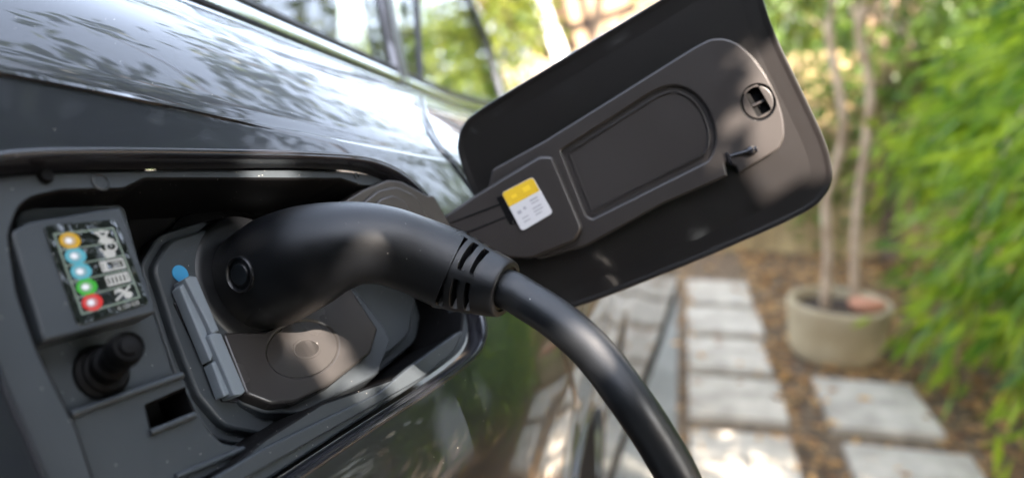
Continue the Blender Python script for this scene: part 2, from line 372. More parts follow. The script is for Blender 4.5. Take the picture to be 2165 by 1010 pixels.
me2.polygons.foreach_set('use_smooth', [True]*len(me2.polygons)); me2.set_sharp_from_angle(angle=math.radians(50))
for c in (cut, cut2): bpy.data.objects.remove(c)
me2.materials.clear(); me2.materials.append(M['paint']); me2.materials.append(M['door'])
for p in me2.polygons: p.material_index = 1 if False else 0

def skin_w(u, v, default=0.):
    o = PI_.P(u, v, .06); h = BODY.ray_cast(Vector(o), Vector(-PI_.n), .2)
    return default if h[0] is None else (np.array(h[0])-PI_.o)@PI_.n
# painted lip folding into the opening
lip = MB(); W0 = [skin_w(u, v) for u, v in OPEN]
def lipring(prof, name, m, mi=0):
    loops = []
    for d, dw in prof: loops.append((off(OPEN, d), dw))
    n = len(OPEN); vs = []
    for poly, dw in loops: vs += [PI_.P(u, v, W0[i]+dw) for i, (u, v) in enumerate(poly)]
    lip.add(vs, [(k*n+i, k*n+(i+1) % n, (k+1)*n+(i+1) % n, (k+1)*n+i) for k in range(len(loops)-1) for i in range(n)], mi)
lipring([(-.0005, -.0001), (.0004, .0004), (.0012, .0004), (.0020, -.0002), (.0026, -.0012), (.0030, -.0030), (.0034, -.0075), (.0034, -.012)], 'lip', None)
lip.build('opening_lip', M['gloss'], body, 60)

# ------------------------------------------------------------------ charge port
port = MB()
W_FL = -.0085
fl_out = off(OPEN, .0052)
CAV = ol(PI_, [(22, 500, 8), (45, 425, 16), (130, 405, 16), (262, 402, 8), (308, 380, 8), (722, 380, 6), (765, 394, 8), (850, 400, 25), (905, 425, 20), (950, 520, 20), (982, 640, 8), (975, 700, 8), (915, 745, 10), (862, 798, 5), (826, 800, 5), (680, 850, 20), (560, 925, 20), (470, 1000, 15), (300, 1130, 15), (240, 1130, 15), (165, 900, 20), (85, 745, 25), (40, 620, 25)], W_FL)
plate(port, PI_, fl_out, -.02, W_FL, .0012, [(CAV, -.052, 1)])
# stepped lower rim ledge
led = ol(PI_, [(870, 772, 3), (985, 690, 8), (960, 742, 10), (905, 790, 6), (870, 812, 4), (600, 965, 20), (430, 1062, 10), (400, 1040, 5), (560, 945, 15), (800, 830, 10)], -.0065)
plate(port, PI_, led, W_FL-.002, -.0065, .0008)
# inlet surround: nested raised plates
g1 = ol(PI_, [(296, 560, 10), (335, 495, 14), (430, 468, 20), (700, 470, 30), (905, 560, 20), (880, 720, 20), (770, 815, 20), (640, 905, 30), (545, 945, 18), (455, 930, 18), (392, 850, 14), (345, 720, 30)], -.043)
g2 = ol(PI_, [(318, 566, 10), (355, 508, 14), (440, 484, 20), (700, 488, 30), (885, 570, 20), (862, 712, 20), (755, 800, 20), (630, 886, 30), (548, 920, 16), (470, 905, 16), (412, 836, 14), (365, 715, 30)], -.040)
plate(port, PI_, g1, -.052, -.0430, .0010); plate(port, PI_, g2, -.044, -.0385, .0016)
# left tray: plate carrying the cap, lower plate with the slot
tp = ol(PI_, [(20, 560, 6), (40, 440, 8), (262, 430, 4), (325, 660, 3), (372, 800, 3), (150, 890, 3), (70, 730, 10)], -.022)
plate(port, PI_, tp, -.052, -.022, .0008)
tq = ol(PI_, [(140, 884, 1.5), (378, 796, 1.5), (394, 806, 1.5), (398, 826, 1.5), (440, 905, 4), (470, 935, 5), (525, 945, 5), (500, 975, 4), (380, 1040, 3), (250, 1130, 8), (215, 1080, 8)], -.0165)
slot = ol(PI_, [(310, 858, .6), (392, 822, .6), (410, 874, .6), (322, 908, .6)], -.0165)
plate(port, PI_, tq, -.052, -.0165, .0010, [(slot, -.034, 1)])
for a, b in (((150, 876), (386, 792)), ((318, 914), (412, 876)), ((372, 1008), (515, 948))):
    pa, pb = [PI_.P(*PI_.px(*q, -.0155), -.0158) for q in (a, b)]; tube(port, [pa, (pa+pb)/2, pb], .0013, 12)
hous = port.build('charge_port', [M['plastic'], M['plastic_d']], car, 50)
# ribbed strips in the gap next to the slot
rb = MB()
for k in range(4):
    a = PI_.P(*PI_.px(362+10*k, 850-4*k, -.03), -.031); b = PI_.P(*PI_.px(384+10*k, 905-4*k, -.03), -.031)
    tube(rb, [a, (a+b)/2, b], .0011, 8)
rb.build('drain_rib', M['latch'], hous)
for (a, b, r, dd) in ((93, 375, .0026, 1), (212, 385, .0036, 0), (1002-250, 372, .0018, 0)):
    h = MB(); u, v = PI_.px(a, b, W_FL)
    if dd: lathe(h, PI_.P(u, v, W_FL), PI_.n, [(r, .0), (r, .0018), (r*.8, .0026), (0, .0026)], 24)
    else: lathe(h, PI_.P(u, v, W_FL), PI_.n, [(r, .0), (r, .0006), (r*.85, .0009), (r*.7, .0002), (0, .0002)], 24)
    h.build('plug_clip', M['plastic_d'] if dd else M['plastic'], hous)
# label wedge and the status label
wd = MB(); W_L = -.0095
wo = ol(PI_, [(22, 490, 3), (62, 468, 3), (256, 436, 1.5), (333, 660, 1.5), (94, 722, 1.5)], W_L)
plate(wd, PI_, wo, -.024, W_L, .0010); wd.build('label_block', M['plastic'], hous, 50)
lb = MB(); mats = [M[k] for k in ('label', 'print', 'frame_print', 'd_yel', 'd_cy', 'd_gr', 'd_re', 'd_yel2', 'd_cy2', 'd_gr2', 'd_re2', 'white')]
Q = [np.array(PI_.px(*q, W_L+.0004)) for q in ((90, 476), (246, 463), (316, 641), (165, 690))]
def lq(s, t): return (1-s)*(1-t)*Q[0]+s*(1-t)*Q[1]+s*t*Q[2]+(1-s)*t*Q[3]
lbo = fillet([(*lq(a, b), .0022) for a, b in ((0, 0), (1, 0), (1, 1), (0, 1))]); plate(lb, PI_, lbo, W_L-.0002, W_L+.0004, .0001)
WP = W_L+.00048
def disc(c, r, mi, dw=0, n=28, asp=.62):
    p = [lq(c[0]+r*math.cos(k*2*math.pi/n), c[1]+r*asp*math.sin(k*2*math.pi/n)) for k in range(n)]
    if area(p) < 0: p = p[::-1]
    lb.add([PI_.P(*q, WP+dw) for q in p], [tuple(range(n))], mi)
def stroke(pts, wd_, mi=1, dw=0., closed=False):
    P = [lq(*p) for p in pts]; N = len(P)
    for i in range(N if closed else N-1):
        a, b = P[i], P[(i+1) % N]; d = (b-a)/(np.linalg.norm(b-a)+1e-9); nn = np.array([-d[1], d[0]])*wd_/2; a = a-d*wd_*.3; b = b+d*wd_*.3
        q = [a-nn, b-nn, b+nn, a+nn]; lb.add([PI_.P(*z, WP+dw+i*.000004) for z in q], [(0, 1, 2, 3)], mi)
def circ(c, r, wd_, mi=1, a0=0, a1=360, asp=.6):
    stroke([(c[0]+r*math.cos(math.radians(t)), c[1]+r*asp*math.sin(math.radians(t))) for t in np.linspace(a0, a1, 18)], wd_, mi)
stroke([(.10, .10), (.90, .10), (.90, .90), (.10, .90)], .0007, 2, .00001, True)
for k in range(1, 5): stroke([(.10, .10+.16*k), (.90, .10+.16*k)], .0005, 2, .00002)
for k, (a, b) in enumerate(((3, 7), (4, 8), (4, 8), (5, 9), (6, 10))):
    c = (.27, .18+.16*k); disc(c, .135, a, .00004); disc((c[0]-.01, c[1]), .085, b, .00008); disc((c[0]-.02, c[1]), .045, 11, .00012)
stroke([(.62, .13), (.82, .13), (.64, .235), (.84, .235)], .0006); stroke([(.62, .13), (.84, .235)], .0006, 1, .00003); circ((.72, .155), .06, .0006); disc((.72, .225), .07, 1, .00003)
circ((.78, .30), .075, .0007); disc((.72, .375), .085, 1, .00002); stroke([(.62, .31), (.66, .37)], .0008); stroke([(.78, .30), (.78, .27)], .0004)
stroke([(.55, .45), (.86, .45), (.86, .545), (.55, .545)], .0007, 1, 0, True); stroke([(.60, .47), (.60, .53)], .0016); stroke([(.70, .48), (.82, .48)], .0004); stroke([(.70, .515), (.82, .515)], .0004)
stroke([(.55, .61), (.86, .61), (.86, .70), (.55, .70)], .0007, 1, 0, True)
for k in range(5): stroke([(.60+.055*k, .625), (.60+.055*k, .69)], .0009, 1, .00002)
stroke([(.58, .865), (.82, .76)], .0008); stroke([(.60, .775), (.70, .79), (.76, .84)], .0008, 1, .00003); disc((.76, .845), .06, 1, .00003); circ((.66, .80), .06, .0006, 1, 180, 360)
lab = lb.build('status_label', mats, hous, 0)
def text(s, pl, p0, dirn, size, wz, m, parent, name):
    cu = bpy.data.curves.new(name, 'FONT'); cu.body = s; cu.size = size
    o = bpy.data.objects.new(name, cu); COL.objects.link(o); me = bpy.data.meshes.new_from_object(o.evaluated_get(bpy.context.evaluated_depsgraph_get())); bpy.data.objects.remove(o)
    d = np.array(dirn)/np.linalg.norm(dirn); e = np.array([-d[1], d[0]]); mb = MB()
    mb.add([pl.P(*(np.array(p0)+d*v.co.x+e*v.co.y), wz) for v in me.vertices], [tuple(p.vertices) for p in me.polygons])
    return mb.build(name, m, parent, 0)
text('K 123-528', PI_, lq(.56, .972), lq(1, .955)-lq(.6, .955), .0021, WP+.0001, M['print'], hous, 'label_text')
# cap holder post
cp = MB(); c0 = PI_.P(*PI_.px(212, 788, -.022), -.022); tip = at(268, 735, np.dot(c0-EYE, FW)-.016); ax = tip-c0; L_ = np.linalg.norm(ax)
lathe(cp, c0, PI_.n, [(.0100, -.001), (.0100, .002), (.0085, .0032), (.0085, .0045), (.0075, .0055), (0, .0055)], 36)
lathe(cp, c0, ax, [(.0062, .002), (.0060, L_*.45), (.0048, L_*.5), (.0048, L_*.72), (.0058, L_*.76), (.0061, L_*.9), (.0058, L_*1.0), (.0050, L_*1.08), (.0048, L_*1.03), (.0030, L_*1.03), (.0028, L_*1.10), (0, L_*1.11)], 32)
cp.build('cap_holder', M['plastic_d'], hous, 40)
# blue dot, dark slot and grey latch
bl = MB(); lathe(bl, PI_.P(*PI_.px(382, 578, -.0380), -.0385), PI_.n, [(.0040, 0), (.0040, .0004), (0, .0004)], 28); bl.build('blue_mark', M['blue'], hous)
sd = MB(); so_ = ol(PI_, [(368, 640, 1), (392, 622, 1), (530, 830, 1), (500, 850, 1), (470, 848, 1)], -.0375); plate(sd, PI_, so_, -.039, -.0375, .0003); sd.build('latch_slot', M['gloss'], hous)
def gpiece(pts, w0, w1, name='cover_latch', r=.8):
    g = MB(); plate(g, PI_, ol(PI_, pts, w1, r), w0, w1, .0006); return g.build(name, M['latch'], hous, 45)
gpiece([(380, 607), (392, 592), (432, 680), (452, 750), (446, 766)], -.037, -.0315)
gpiece([(391, 588), (402, 582), (416, 584), (464, 698), (450, 706)], -.037, -.0290)
gpiece([(441, 708), (452, 702), (468, 704), (520, 826), (512, 834), (496, 836)], -.037, -.0290)
gpiece([(448, 768), (458, 758), (489, 832), (474, 838)], -.037, -.0315)
# glossy lower cover of the inlet
cv = MB(); CVP = Plane(PI_.P(*PI_.px(640, 740, -.030), -.030), PI_.ex, PI_.n*.93+UP*.30-R_*.05-FW*.12)
co_ = ol(CVP, [(468, 700, 3), (560, 700, 6), (640, 660, 6), (718, 606, 2), (742, 608, 2), (800, 695, 3), (785, 745, 10), (700, 812, 10), (625, 848, 10), (575, 853, 8), (520, 832, 3)], 0)
eb = [CVP.px(640+74*math.cos(t), 737+58*math.sin(t)-8*math.cos(t), 0) for t in np.linspace(0, 2*math.pi, 40, endpoint=False)]
eb = eb if area(eb) > 0 else eb[::-1]
plate(cv, CVP, co_, -.012, 0, .0014, [(eb, -.0007)]); 
ring = [CVP.px(650+30*math.cos(t), 735+22*math.sin(t), 0) for t in np.linspace(0, 2*math.pi, 28, endpoint=False)]
ring = ring if area(ring) > 0 else ring[::-1]; plate(cv, CVP, ring, -.0008, -.0003, .0002, [(off(ring, .0013), -.0007)])
cv.build('inlet_cover', M['cover'], hous, 45)
cr = MB(); co2 = ol(CVP, [(742, 612, 2), (752, 610, 2), (812, 690, 3), (826, 720, 3), (800, 790, 8), (640, 872, 10), (560, 872, 8), (500, 850, 3), (520, 800, 3), (780, 700, 3)], -.006); plate(cr, CVP, co2, -.02, -.006, .001); cr.build('cover_frame', M['plastic'], hous, 45)
# inlet socket ring the plug sits in
AX = PI_.n; CB = at(522, 606, .386)
sk = MB(); lathe(sk, CB-AX*.008, AX, [(.044, -.006), (.044, .004), (.0405, .0065), (.0365, .0065), (.0360, .002), (.03, .002)], 56); sk.build('inlet_ring', M['plastic_d'], hous, 40)

# ------------------------------------------------------------------ flap
flap = MB()
FO = ol(PF, [(972, 325), (971, 296), (980, 268), (1003, 243), (1062, 204), (1130, 163), (1230, 102), (1330, 42), (1430, -18), (1500, -58), (1540, -76), (1572, -80), (1592, -62), (1606, -18), (1622, 35), (1645, 92), (1680, 165), (1716, 240), (1742, 298), (1755, 345), (1756, 382), (1741, 413), (1712, 440), (1660, 467), (1580, 503), (1480, 546), (1370, 590), (1250, 636), (1185, 655), (1140, 660), (1108, 638), (1080, 585), (1030, 470), (990, 380)], 0, smooth=True)
i1, i2 = off(FO, .0035), off(FO, .011)
ring_strip(flap, PF, [(FO, -.0015), (off(FO, -.0008), -.0003), (off(FO, -.0004), .0006), (off(FO, .0008), .0008), (off(FO, .0022), .0002), (i1, .0001), (off(FO, .0075), -.0001), (i2, -.0003)], 0)
cap(flap, PF, i2, -.0003, (), 0)
ring_strip(flap, PF, [(FO, -.0015), (off(FO, .002), -.0032), (off(FO, .012), -.0050)], 1, True)
n0 = len(flap.f); cap(flap, PF, off(FO, .012), -.0050, (), 1); flap.f[n0:] = [f[::-1] for f in flap.f[n0:]]
fo = flap.build('charge_flap', [M['paint_in'], M['paint']], car, 55)
ln = MB(); WL = .0055
LO = ol(PF, [(1032, 398, 2), (1040, 358, 5), (1150, 298, 20), (1470, 98, 20), (1502, 82, 10), (1530, 80, 12), (1560, 90, 20), (1592, 118, 30), (1622, 160, 40), (1645, 208, 40), (1658, 252, 30), (1660, 288, 8), (1648, 315, 5), (1562, 368, 1), (1556, 352, .8), (1532, 342, 1), (1538, 372, 1), (1400, 432, 20), (1240, 520, 6), (1140, 550, 6), (1080, 500, 8)], WL)
DR = ol(PF, [(1186, 318, 1.5), (1290, 252, 60), (1380, 194, 60), (1412, 181, 30), (1440, 182, 40), (1468, 196, 40), (1492, 222, 40), (1508, 258, 40), (1514, 292, 40), (1508, 322, 20), (1496, 340, 3), (1252, 462, 2.5), (1240, 455, 2)], WL)
lt = [PF.px(1603+34*math.cos(t), 216+36*math.sin(t), WL) for t in np.linspace(0, 2*math.pi, 32, endpoint=False)]; lt = lt if area(lt) > 0 else lt[::-1]
plate(ln, PF, LO, -.0034, WL, .0012, [(DR, .0032), (lt, WL-.0055, 1)])
d2 = off(DR, .0026); plate(ln, PF, d2, .0030, .0038, .0006, [(off(DR, .0042), .0031)])
lin = ln.build('flap_liner', [M['satin'], M['plastic_d']], fo, 45)
pk = MB(); pko = ol(PF, [(1573, 193, .5), (1600, 180, .5), (1630, 232, .5), (1602, 246, .5)], WL-.0004)
plate(pk, PF, off(lt, .0003), WL-.0054, WL-.0004, .0005, [(pko, WL-.0050, 1)])
a, b = PF.P(*PF.px(1590, 225, WL-.004), WL-.0032), PF.P(*PF.px(1616, 212, WL-.004), WL-.0032); tube(pk, [a, (a+b)/2, b], .0008, 10, 0)
pk.build('latch_pocket', [M['satin'], M['plastic_d'], M['reflector']], fo, 40)
bs = MB(); n_ = PF.n
p0, p1 = PF.P(*PF.px(1538, 332, WL), WL-.001), PF.P(*PF.px(1588, 318, WL), WL+.0015)
tube(bs, [p0, (p0+p1)/2, p1], .0011, 10); q0 = PF.P(*PF.px(1536, 322, WL), WL); q1 = PF.P(*PF.px(1546, 348, WL), WL); boxm(bs, (q0+q1)/2, (q1-q0)/2, (p1-p0)/np.linalg.norm(p1-p0)*.0008, n_*.0016, 0, .0003)
lathe(bs, p1, (p1-p0), [(0, -.002), (.0024, -.0015), (.0026, .0006), (.0016, .0016), (.0020, .003), (0, .0036)], 20)
bs.build('bump_stop', M['gloss'], fo, 40)
# raised arm that joins liner and hinge
ar = MB(); WA = .0098
AO = ol(PF, [(930, 462, 3), (1000, 415, 8), (1060, 378, 8), (1140, 330, 5), (1168, 330, 4), (1232, 482, 5), (1215, 510, 5), (1120, 548, 12), (1075, 545, 10), (1000, 520, 10), (950, 500, 5)], WA)
plate(ar, PF, AO, .001, WA, .0016)
for a, b in (((940, 476), (1058, 432)), ((965, 500), (1072, 458))):
    pa, pb = [PF.P(*PF.px(*q, WA), WA) for q in (a, b)]; tube(ar, [pa, (pa+pb)/2, pb], .0005, 8, 1)
ar.build('hinge_arm', [M['satin'], M['plastic_d']], fo, 45)
blk = MB(); plate(blk, PF, ol(PF, [(1049, 418, .4), (1064, 412, .4), (1094, 470, .4), (1079, 476, .4)], WA+.0006), WA-.001, WA+.0006, .0003)
blk.build('sticker_rail', M['plastic_d'], fo)
st = MB(); WS = WA+.0009; SQ = [np.array(PF.px(*q, WS)) for q in ((1060, 408), (1126, 374), (1169, 450), (1103, 489))]
def sq(s, t): return (1-s)*(1-t)*SQ[0]+s*(1-t)*SQ[1]+s*t*SQ[2]+(1-s)*t*SQ[3]
so2 = fillet([(*sq(a, b), .0022) for a, b in ((0, 0), (1, 0), (1, 1), (0, 1))]); plate(st, PF, so2, WS-.0012, WS, .0002, mi=0)
ye = off(fillet([(*sq(0, 0), .0022), (*sq(1, 0), .0022), (*sq(1, .38), 0), (*sq(0, .38), 0)]), .0002); cap(st, PF, ye, WS+.00008, (), 1)
def sr(s0, t0, s1, t1, mi):
    q = [sq(s0, t0), sq(s1, t0), sq(s1, t1), sq(s0, t1)]; q = q if area(q) > 0 else q[::-1]; st.add([PF.P(*z, WS+.00016) for z in q], [(0, 1, 2, 3)], mi)
sr(.14, .55, .26, .63, 2); sr(.34, .53, .42, .60, 2); sr(.18, .74, .38, .77, 2); sr(.18, .83, .38, .86, 2); sr(.60, .46, .84, .50, 2); sr(.60, .54, .84, .57, 2); sr(.56, .66, .84, .69, 2); sr(.56, .74, .84, .77, 2); sr(.56, .82, .76, .85, 2)
sr(.2, .16, .36, .24, 3); sr(.58, .12, .80, .24, 3)
st.build('warning_sticker', [M['white'], M['yellow'], M['greyprint'], M['goldprint']], fo, 40)
# gooseneck hinge inside the port
gn = MB(); _a, _b, _c = at(760, 440, .425), at(945, 470, .463), at(850, 560, .440); _n = np.cross(_b-_a, _c-_a); GP = Plane(_a, _b-_a, _n if _n@FW < 0 else -_n)
def gpl(pts, w1, w0, mi): plate(gn, GP, ol(GP, pts, w1, 4), w0, w1, .0010, mi=mi)
gpl([(720, 430, 3), (770, 400, 8), (820, 380, 8), (850, 383, 10), (905, 414, 3), (918, 412, 2), (950, 470, 3), (990, 560, 3), (820, 560, 3), (700, 500, 3)], -.002, -.010, 0)
gpl([(752, 440, 6), (800, 402, 10), (838, 394, 10), (880, 412, 10), (912, 470, 8), (930, 540, 3), (760, 540, 3)], 0, -.003, 0)
gpl([(778, 452, 6), (805, 420, 8), (834, 411, 8), (860, 428, 8), (885, 480, 5), (890, 530, 3), (780, 530, 3)], -.0005+.0018, -.001, 0)
gn.build('gooseneck_hinge', M['satin'], hous, 45)

# ------------------------------------------------------------------ windows, trim, seam, wheel
def rowpt(yv, r=3, dx=0, dz=0):
    x = np.interp(yv, ty, X[r]); z = np.interp(yv, ty, Zr[r])
    return np.array([x+dx, yv, z+1.25+dz])
yy = np.linspace(-.3, 1.45, 60)
def strip(prof, name, m, ys=yy, parent=car):
    mb = MB(); n = len(prof); vs = []
    for y in ys:
        b = rowpt(y); vs += [b+np.array([dx, 0, dz]) for dx, dz in prof]
    mb.add(vs, [(i*n+k, (i+1)*n+k, (i+1)*n+(k+1) % n, i*n+(k+1) % n) for i in range(len(ys)-1) for k in range(n)])
    return mb.build(name, m, parent, 50)
strip([(-.002, -.003), (.003, .000), (.004, .003), (.000, .0055), (-.006, .003)], 'window_seal', M['rubber'])
strip([(-.002, .004), (.002, .0055), (.0012, .011), (-.003, .0155), (-.006, .0165), (-.007, .01)], 'chrome_trim', M['chrome'])
strip([(-.006, .016), (-.0035, .018), (-.0055, .022), (-.010, .022)], 'window_seal', M['rubber'])
gl = MB(); SL = .38; gy = np.linspace(-.3, 1.30, 30); vs = []
for y in gy:
    b = rowpt(y, dx=-.008, dz=.018); tz = .34-.10*max(0, y-.3)/1.0; top = min(tz, .34); topz = 1.25+.33-b[2]
    for k in range(7):
        s = k/6*topz; vs.append(b+np.array([-SL*s-.12*s*s, 0, s]))
gl.add(vs, [(i*7+k, (i+1)*7+k, (i+1)*7+k+1, i*7+k+1) for i in range(29) for k in range(6)])
gl.build('window_glass', M['glass'], car, 80)
def glasspt(px, py, y0=.3, y1=1.6):
    r = ray(px, py); best = None
    for y in np.linspace(y0, y1, 400):
        p = EYE+r*(y/r[1]); b = rowpt(y, dx=-.008, dz=.018); s = p[2]-b[2]; x = b[0]-SL*s-.12*s*s
        e = abs(p[0]-x)
        if best is None or e < best[0]: best = (e, p)
    return best[1]
def pillar(pts, wid, th, name, m, m2=None):
    P = [glasspt(*p) for p in pts]; d = P[1]-P[0]; d /= np.linalg.norm(d); P = [P[0]-d*.03]+P+[P[-1]+(P[-1]-P[-2])*3.]
    mb = MB(); vs = []
    for p in P: vs += [p+np.array(q) for q in ((.001, -wid/2, 0), (.001+th, -wid/2+.002, 0), (.001+th, wid/2-.002, 0), (.001, wid/2, 0), (-.02, wid/2, 0), (-.02, -wid/2, 0))]
    n = 6; mb.add(vs, [(i*n+k, (i+1)*n+k, (i+1)*n+(k+1) % n, i*n+(k+1) % n) for i in range(len(P)-1) for k in range(n)]); mb.build(name, m, car, 40)
pillar([(845, 158), (828, 80), (814, 0)], .032, .004, 'window_pillar', M['pillar'])
pillar([(838, 158), (820, 80), (806, 0)], .006, .006, 'pillar_seal', M['rubber'])
pillar([(889, 196), (884, 90), (880, 0)], .010, .003, 'window_pillar', M['rubber'])
pillar([(1065, 215), (1030, 90), (992, 0)], .024, .004, 'front_pillar', M['gloss'])
rf = MB(); ry = np.linspace(-.5, 1.0, 14); vs = []
for y in ry:
    for xx in np.linspace(-.46, -1.6, 10): vs.append((xx, y, 1.25+.33+.09*math.sin((xx+.46)/-1.14*math.pi)-.06*max(0, y-.4)**2))
rf.add(vs, [(i*10+k, i*10+k+1, (i+1)*10+k+1, (i+1)*10+k) for i in range(13) for k in range(9)]); ro = rf.build('roof', M['paint'], car, 60)
mdf = ro.modifiers.new('t', 'SOLIDIFY'); mdf.thickness = .02
st_ = MB()
for (x, y) in ((-.62, .62), (-.66, 1.15)):
    st_ = MB(); boxm(st_, (x, y, 1.22), (.14, 0, 0), (0, .05, 0), (0, .02, .20), 0, .03); sb_ = st_.build('seat_back', M['interior'], car, 50)
    st_ = MB(); boxm(st_, (x, y+.02, 1.46), (.085, 0, 0), (0, .035, 0), (0, .01, .055), 0, .025); st_.build('headrest', M['interior'], sb_, 50)
def on_body(px, py, lift=.0006):
    r = Vector(ray(px, py)).normalized(); h = BODY.ray_cast(Vector(EYE), r)
    return None if h[0] is None else (np.array(h[0]), np.array(h[1] if h[1].dot(r) < 0 else -h[1]))
sm = [(890, 205), (896, 240), (908, 275), (928, 310), (960, 345), (1000, 400), (1060, 490), (1120, 590), (1165, 670), (1190, 740), (1208, 800), (1218, 850), (1224, 885)]
pts = [on_body(*[float(q) for q in p]) for p in catmull([np.array(p, float) for p in sm], False, 5)]
pts = [p for p in pts if p is not None]
gp = MB(); gv = []
for i, (p, n) in enumerate(pts):
    t = pts[min(i+1, len(pts)-1)][0]-pts[max(i-1, 0)][0]; s = np.cross(n, t); s /= np.linalg.norm(s); 
    for a, b in ((-.0042, .0002), (-.0034, .0012), (-.0022, .0016), (-.0016, .0005), (.0016, .0005), (.0022, .0014), (.0034, .0010), (.0042, .0002)): gv.append(p+s*a+n*b)
for i in range(len(pts)-1):
    for k in range(7): gp.add([gv[i*8+k], gv[(i+1)*8+k], gv[(i+1)*8+k+1], gv[i*8+k+1]], [(0, 1, 2, 3)], 1 if k in (3,) else 0)
bmt = bmesh.new(); seam = gp.build('door_gap', [M['paint'], M['rubber']], car, 0)
bmt.from_mesh(seam.data); bmesh.ops.remove_doubles(bmt, verts=bmt.verts, dist=1e-6); bmesh.ops.recalc_face_normals(bmt, faces=bmt.faces[:]); bmt.to_mesh(seam.data); bmt.free()
for p in seam.data.polygons: p.use_smooth = True
# wheel arch lip, liner, wheel
al = MB(); apts = []
for t in np.linspace(math.radians(-12), math.radians(192), 70):
    y, z = AC[1]+.42*math.cos(t), AC[2]+.42*math.sin(t); h = BODY.ray_cast(Vector((.5, y, z)), Vector((-1, 0, 0)))
    if h[0] is not None: apts.append(np.array(h[0]))
tube(al, apts, .0035, 10); al.build('arch_lip', M['gloss'], car, 60)
li = MB(); lathe(li, AC+np.array([-.40, 0, 0]), (1, 0, 0), [(.0, 0), (.425, 0), (.425, .25), (.418, .30)], 48); li.build('arch_liner', M['interior'], car)
wh = MB(); WC = AC+np.array([-.13, 0, .0]); lathe(wh, WC+np.array([-.2, 0, 0]), (1, 0, 0), [(.25, 0), (.36, .01), (.379, .03), (.38, .17), (.362, .195), (.27, .205), (.255, .195)], 64)
wheel = wh.build('wheel', M['tyre'], car, 50)
rm = MB(); lathe(rm, WC+np.array([-.05, 0, 0]), (1, 0, 0), [(.0, .02), (.05, .03), (.055, .02), (.06, -.02), (.24, -.02), (.25, .035), (.258, .045), (.258, -.1)], 64)
for k in range(10):
    t = 2*math.pi*k/10; d = np.array([0, math.cos(t), math.sin(t)]); e = np.array([0, -math.sin(t), math.cos(t)]); boxm(rm, WC+d*.15+np.array([-.03, 0, 0]), d*.10, e*.014, (.008, 0, 0), 0, .003)
rm.build('rim', M['rim'], wheel, 40)
sc = MB(); ys = np.linspace(1.32, 3.2, 30); vs = []
for y in ys:
    b = rowpt(y, 14); vs += [b+np.array(q) for q in ((.002, 0, .05), (.008, 0, .04), (.006, 0, -.02), (-.04, 0, -.07), (-.2, 0, -.09))]
sc.add(vs, [(i*5+k, (i+1)*5+k, (i+1)*5+k+1, i*5+k+1) for i in range(29) for k in range(4)]); sc.build('sill_trim', M['plastic_d'], car, 50)

# ================================================================== CHARGING PLUG
plug = thing('charging_plug', 'black electric car charging plug pushed into the port, with its thick cable hanging down', 'charging plug')
ctr = [(655, 540, .3650, .0240), (705, 523, .3605, .0212), (760, 514, .3580, .0190), (820, 520, .3580, .0181), (880, 540, .3600, .0182), (920, 556, .3610, .0186), (952, 570, .3612, .0187)]
cs = catmull([np.r_[CB+AX*q, r] for q, r in ((.002, .0240), (.010, .0248), (.019, .0256), (.028, .0258))]+[np.r_[at(a, b, d), r] for a, b, d, r in ctr], False, 10)
hd = MB()
def hshape(s, th): return 1+.03*math.cos(2*th)*s
tube(hd, [c[:3] for c in cs], [c[3] for c in cs], 64, shape=hshape)
hnd = hd.build('handle', M['handle'], plug, 60)
hb = BVHTree.FromPolygons([Vector(v) for v in hd.v], hd.f)
cl = MB(); lathe(cl, CB-AX*.004, AX, [(.0325, -.004), (.0345, .0), (.0350, .006), (.0345, .0095), (.0330, .0110), (.0300, .0113), (.028, .011)], 64)
cl.build('collar', M['handle'], plug, 50)
def hit(px, py, bv=hb):
    r = Vector(ray(px, py)).normalized(); h = bv.ray_cast(Vector(EYE), r); return np.array(h[0]), np.array(h[1] if h[1].dot(r) < 0 else -h[1])
p, n = hit(507, 580); bt = MB()
lathe(bt, p-n*.0012, n, [(.0082, .0), (.0082, .0016), (.0076, .0021), (.0070, .0015), (.0068, .0004), (.0052, .0004), (.0050, .0014), (.0045, .0018), (.002, .0014), (0, .0014)], 36)
bt.build('screw_cap', M['handle'], plug, 35)
# strain relief with slots
b0 = cs[-1][:3]; bp = catmull([at(948, 568, .3612), at(985, 582, .3590), at(1025, 596, .3562), at(1066, 610, .3520)], False, 30)
NB = len(bp); A_ = 180
def boot_shape(s, th):
    r = 1.
    for s0, s1 in ((.14, .25), (.355, .465), (.57, .68)):
        c, h = (s0+s1)/2, (s1-s0)/2; ph = (th-THC) % (math.pi/2.5)-math.pi/5; hw = math.radians(28)
        dx = (abs(s-c)-h)*.050+.0012; dy = (abs(ph)-hw)*.018+.0012
        sd_ = math.hypot(max(dx, 0), max(dy, 0))+min(max(dx, dy), 0)-.0012
        r -= .30*min(1, max(0, (-sd_)/.00035))
    if s < .025: r -= .03*(1-abs(s-.012)/.013) if s < .025 else 0
    return r
T0_ = bp[1]-bp[0]; T0_ /= np.linalg.norm(T0_); a_ = np.cross(T0_, [0, 0, 1.]); a_ /= np.linalg.norm(a_); b_ = np.cross(T0_, a_); c_ = EYE-bp[NB//2]; THC = math.atan2(c_@b_, c_@a_)+math.radians(3)
br = [.0187-.0056*(i/(NB-1))**1.15 for i in range(NB)]
bt2 = MB(); tube(bt2, bp, br, A_, shape=boot_shape, caps=False)
T = bp[-1]-bp[-2]; T /= np.linalg.norm(T); re = br[-1]
lathe(bt2, bp[-1], T, [(re, 0), (re*.985, .0006), (re*.95, .0010), (.0104, .0010), (.0099, .0002), (.0096, -.004)], A_)
bt2.f = [f for f in bt2.f if len(f) < 100 or True]
boot = bt2.build('strain_relief', M['handle'], plug, 35)
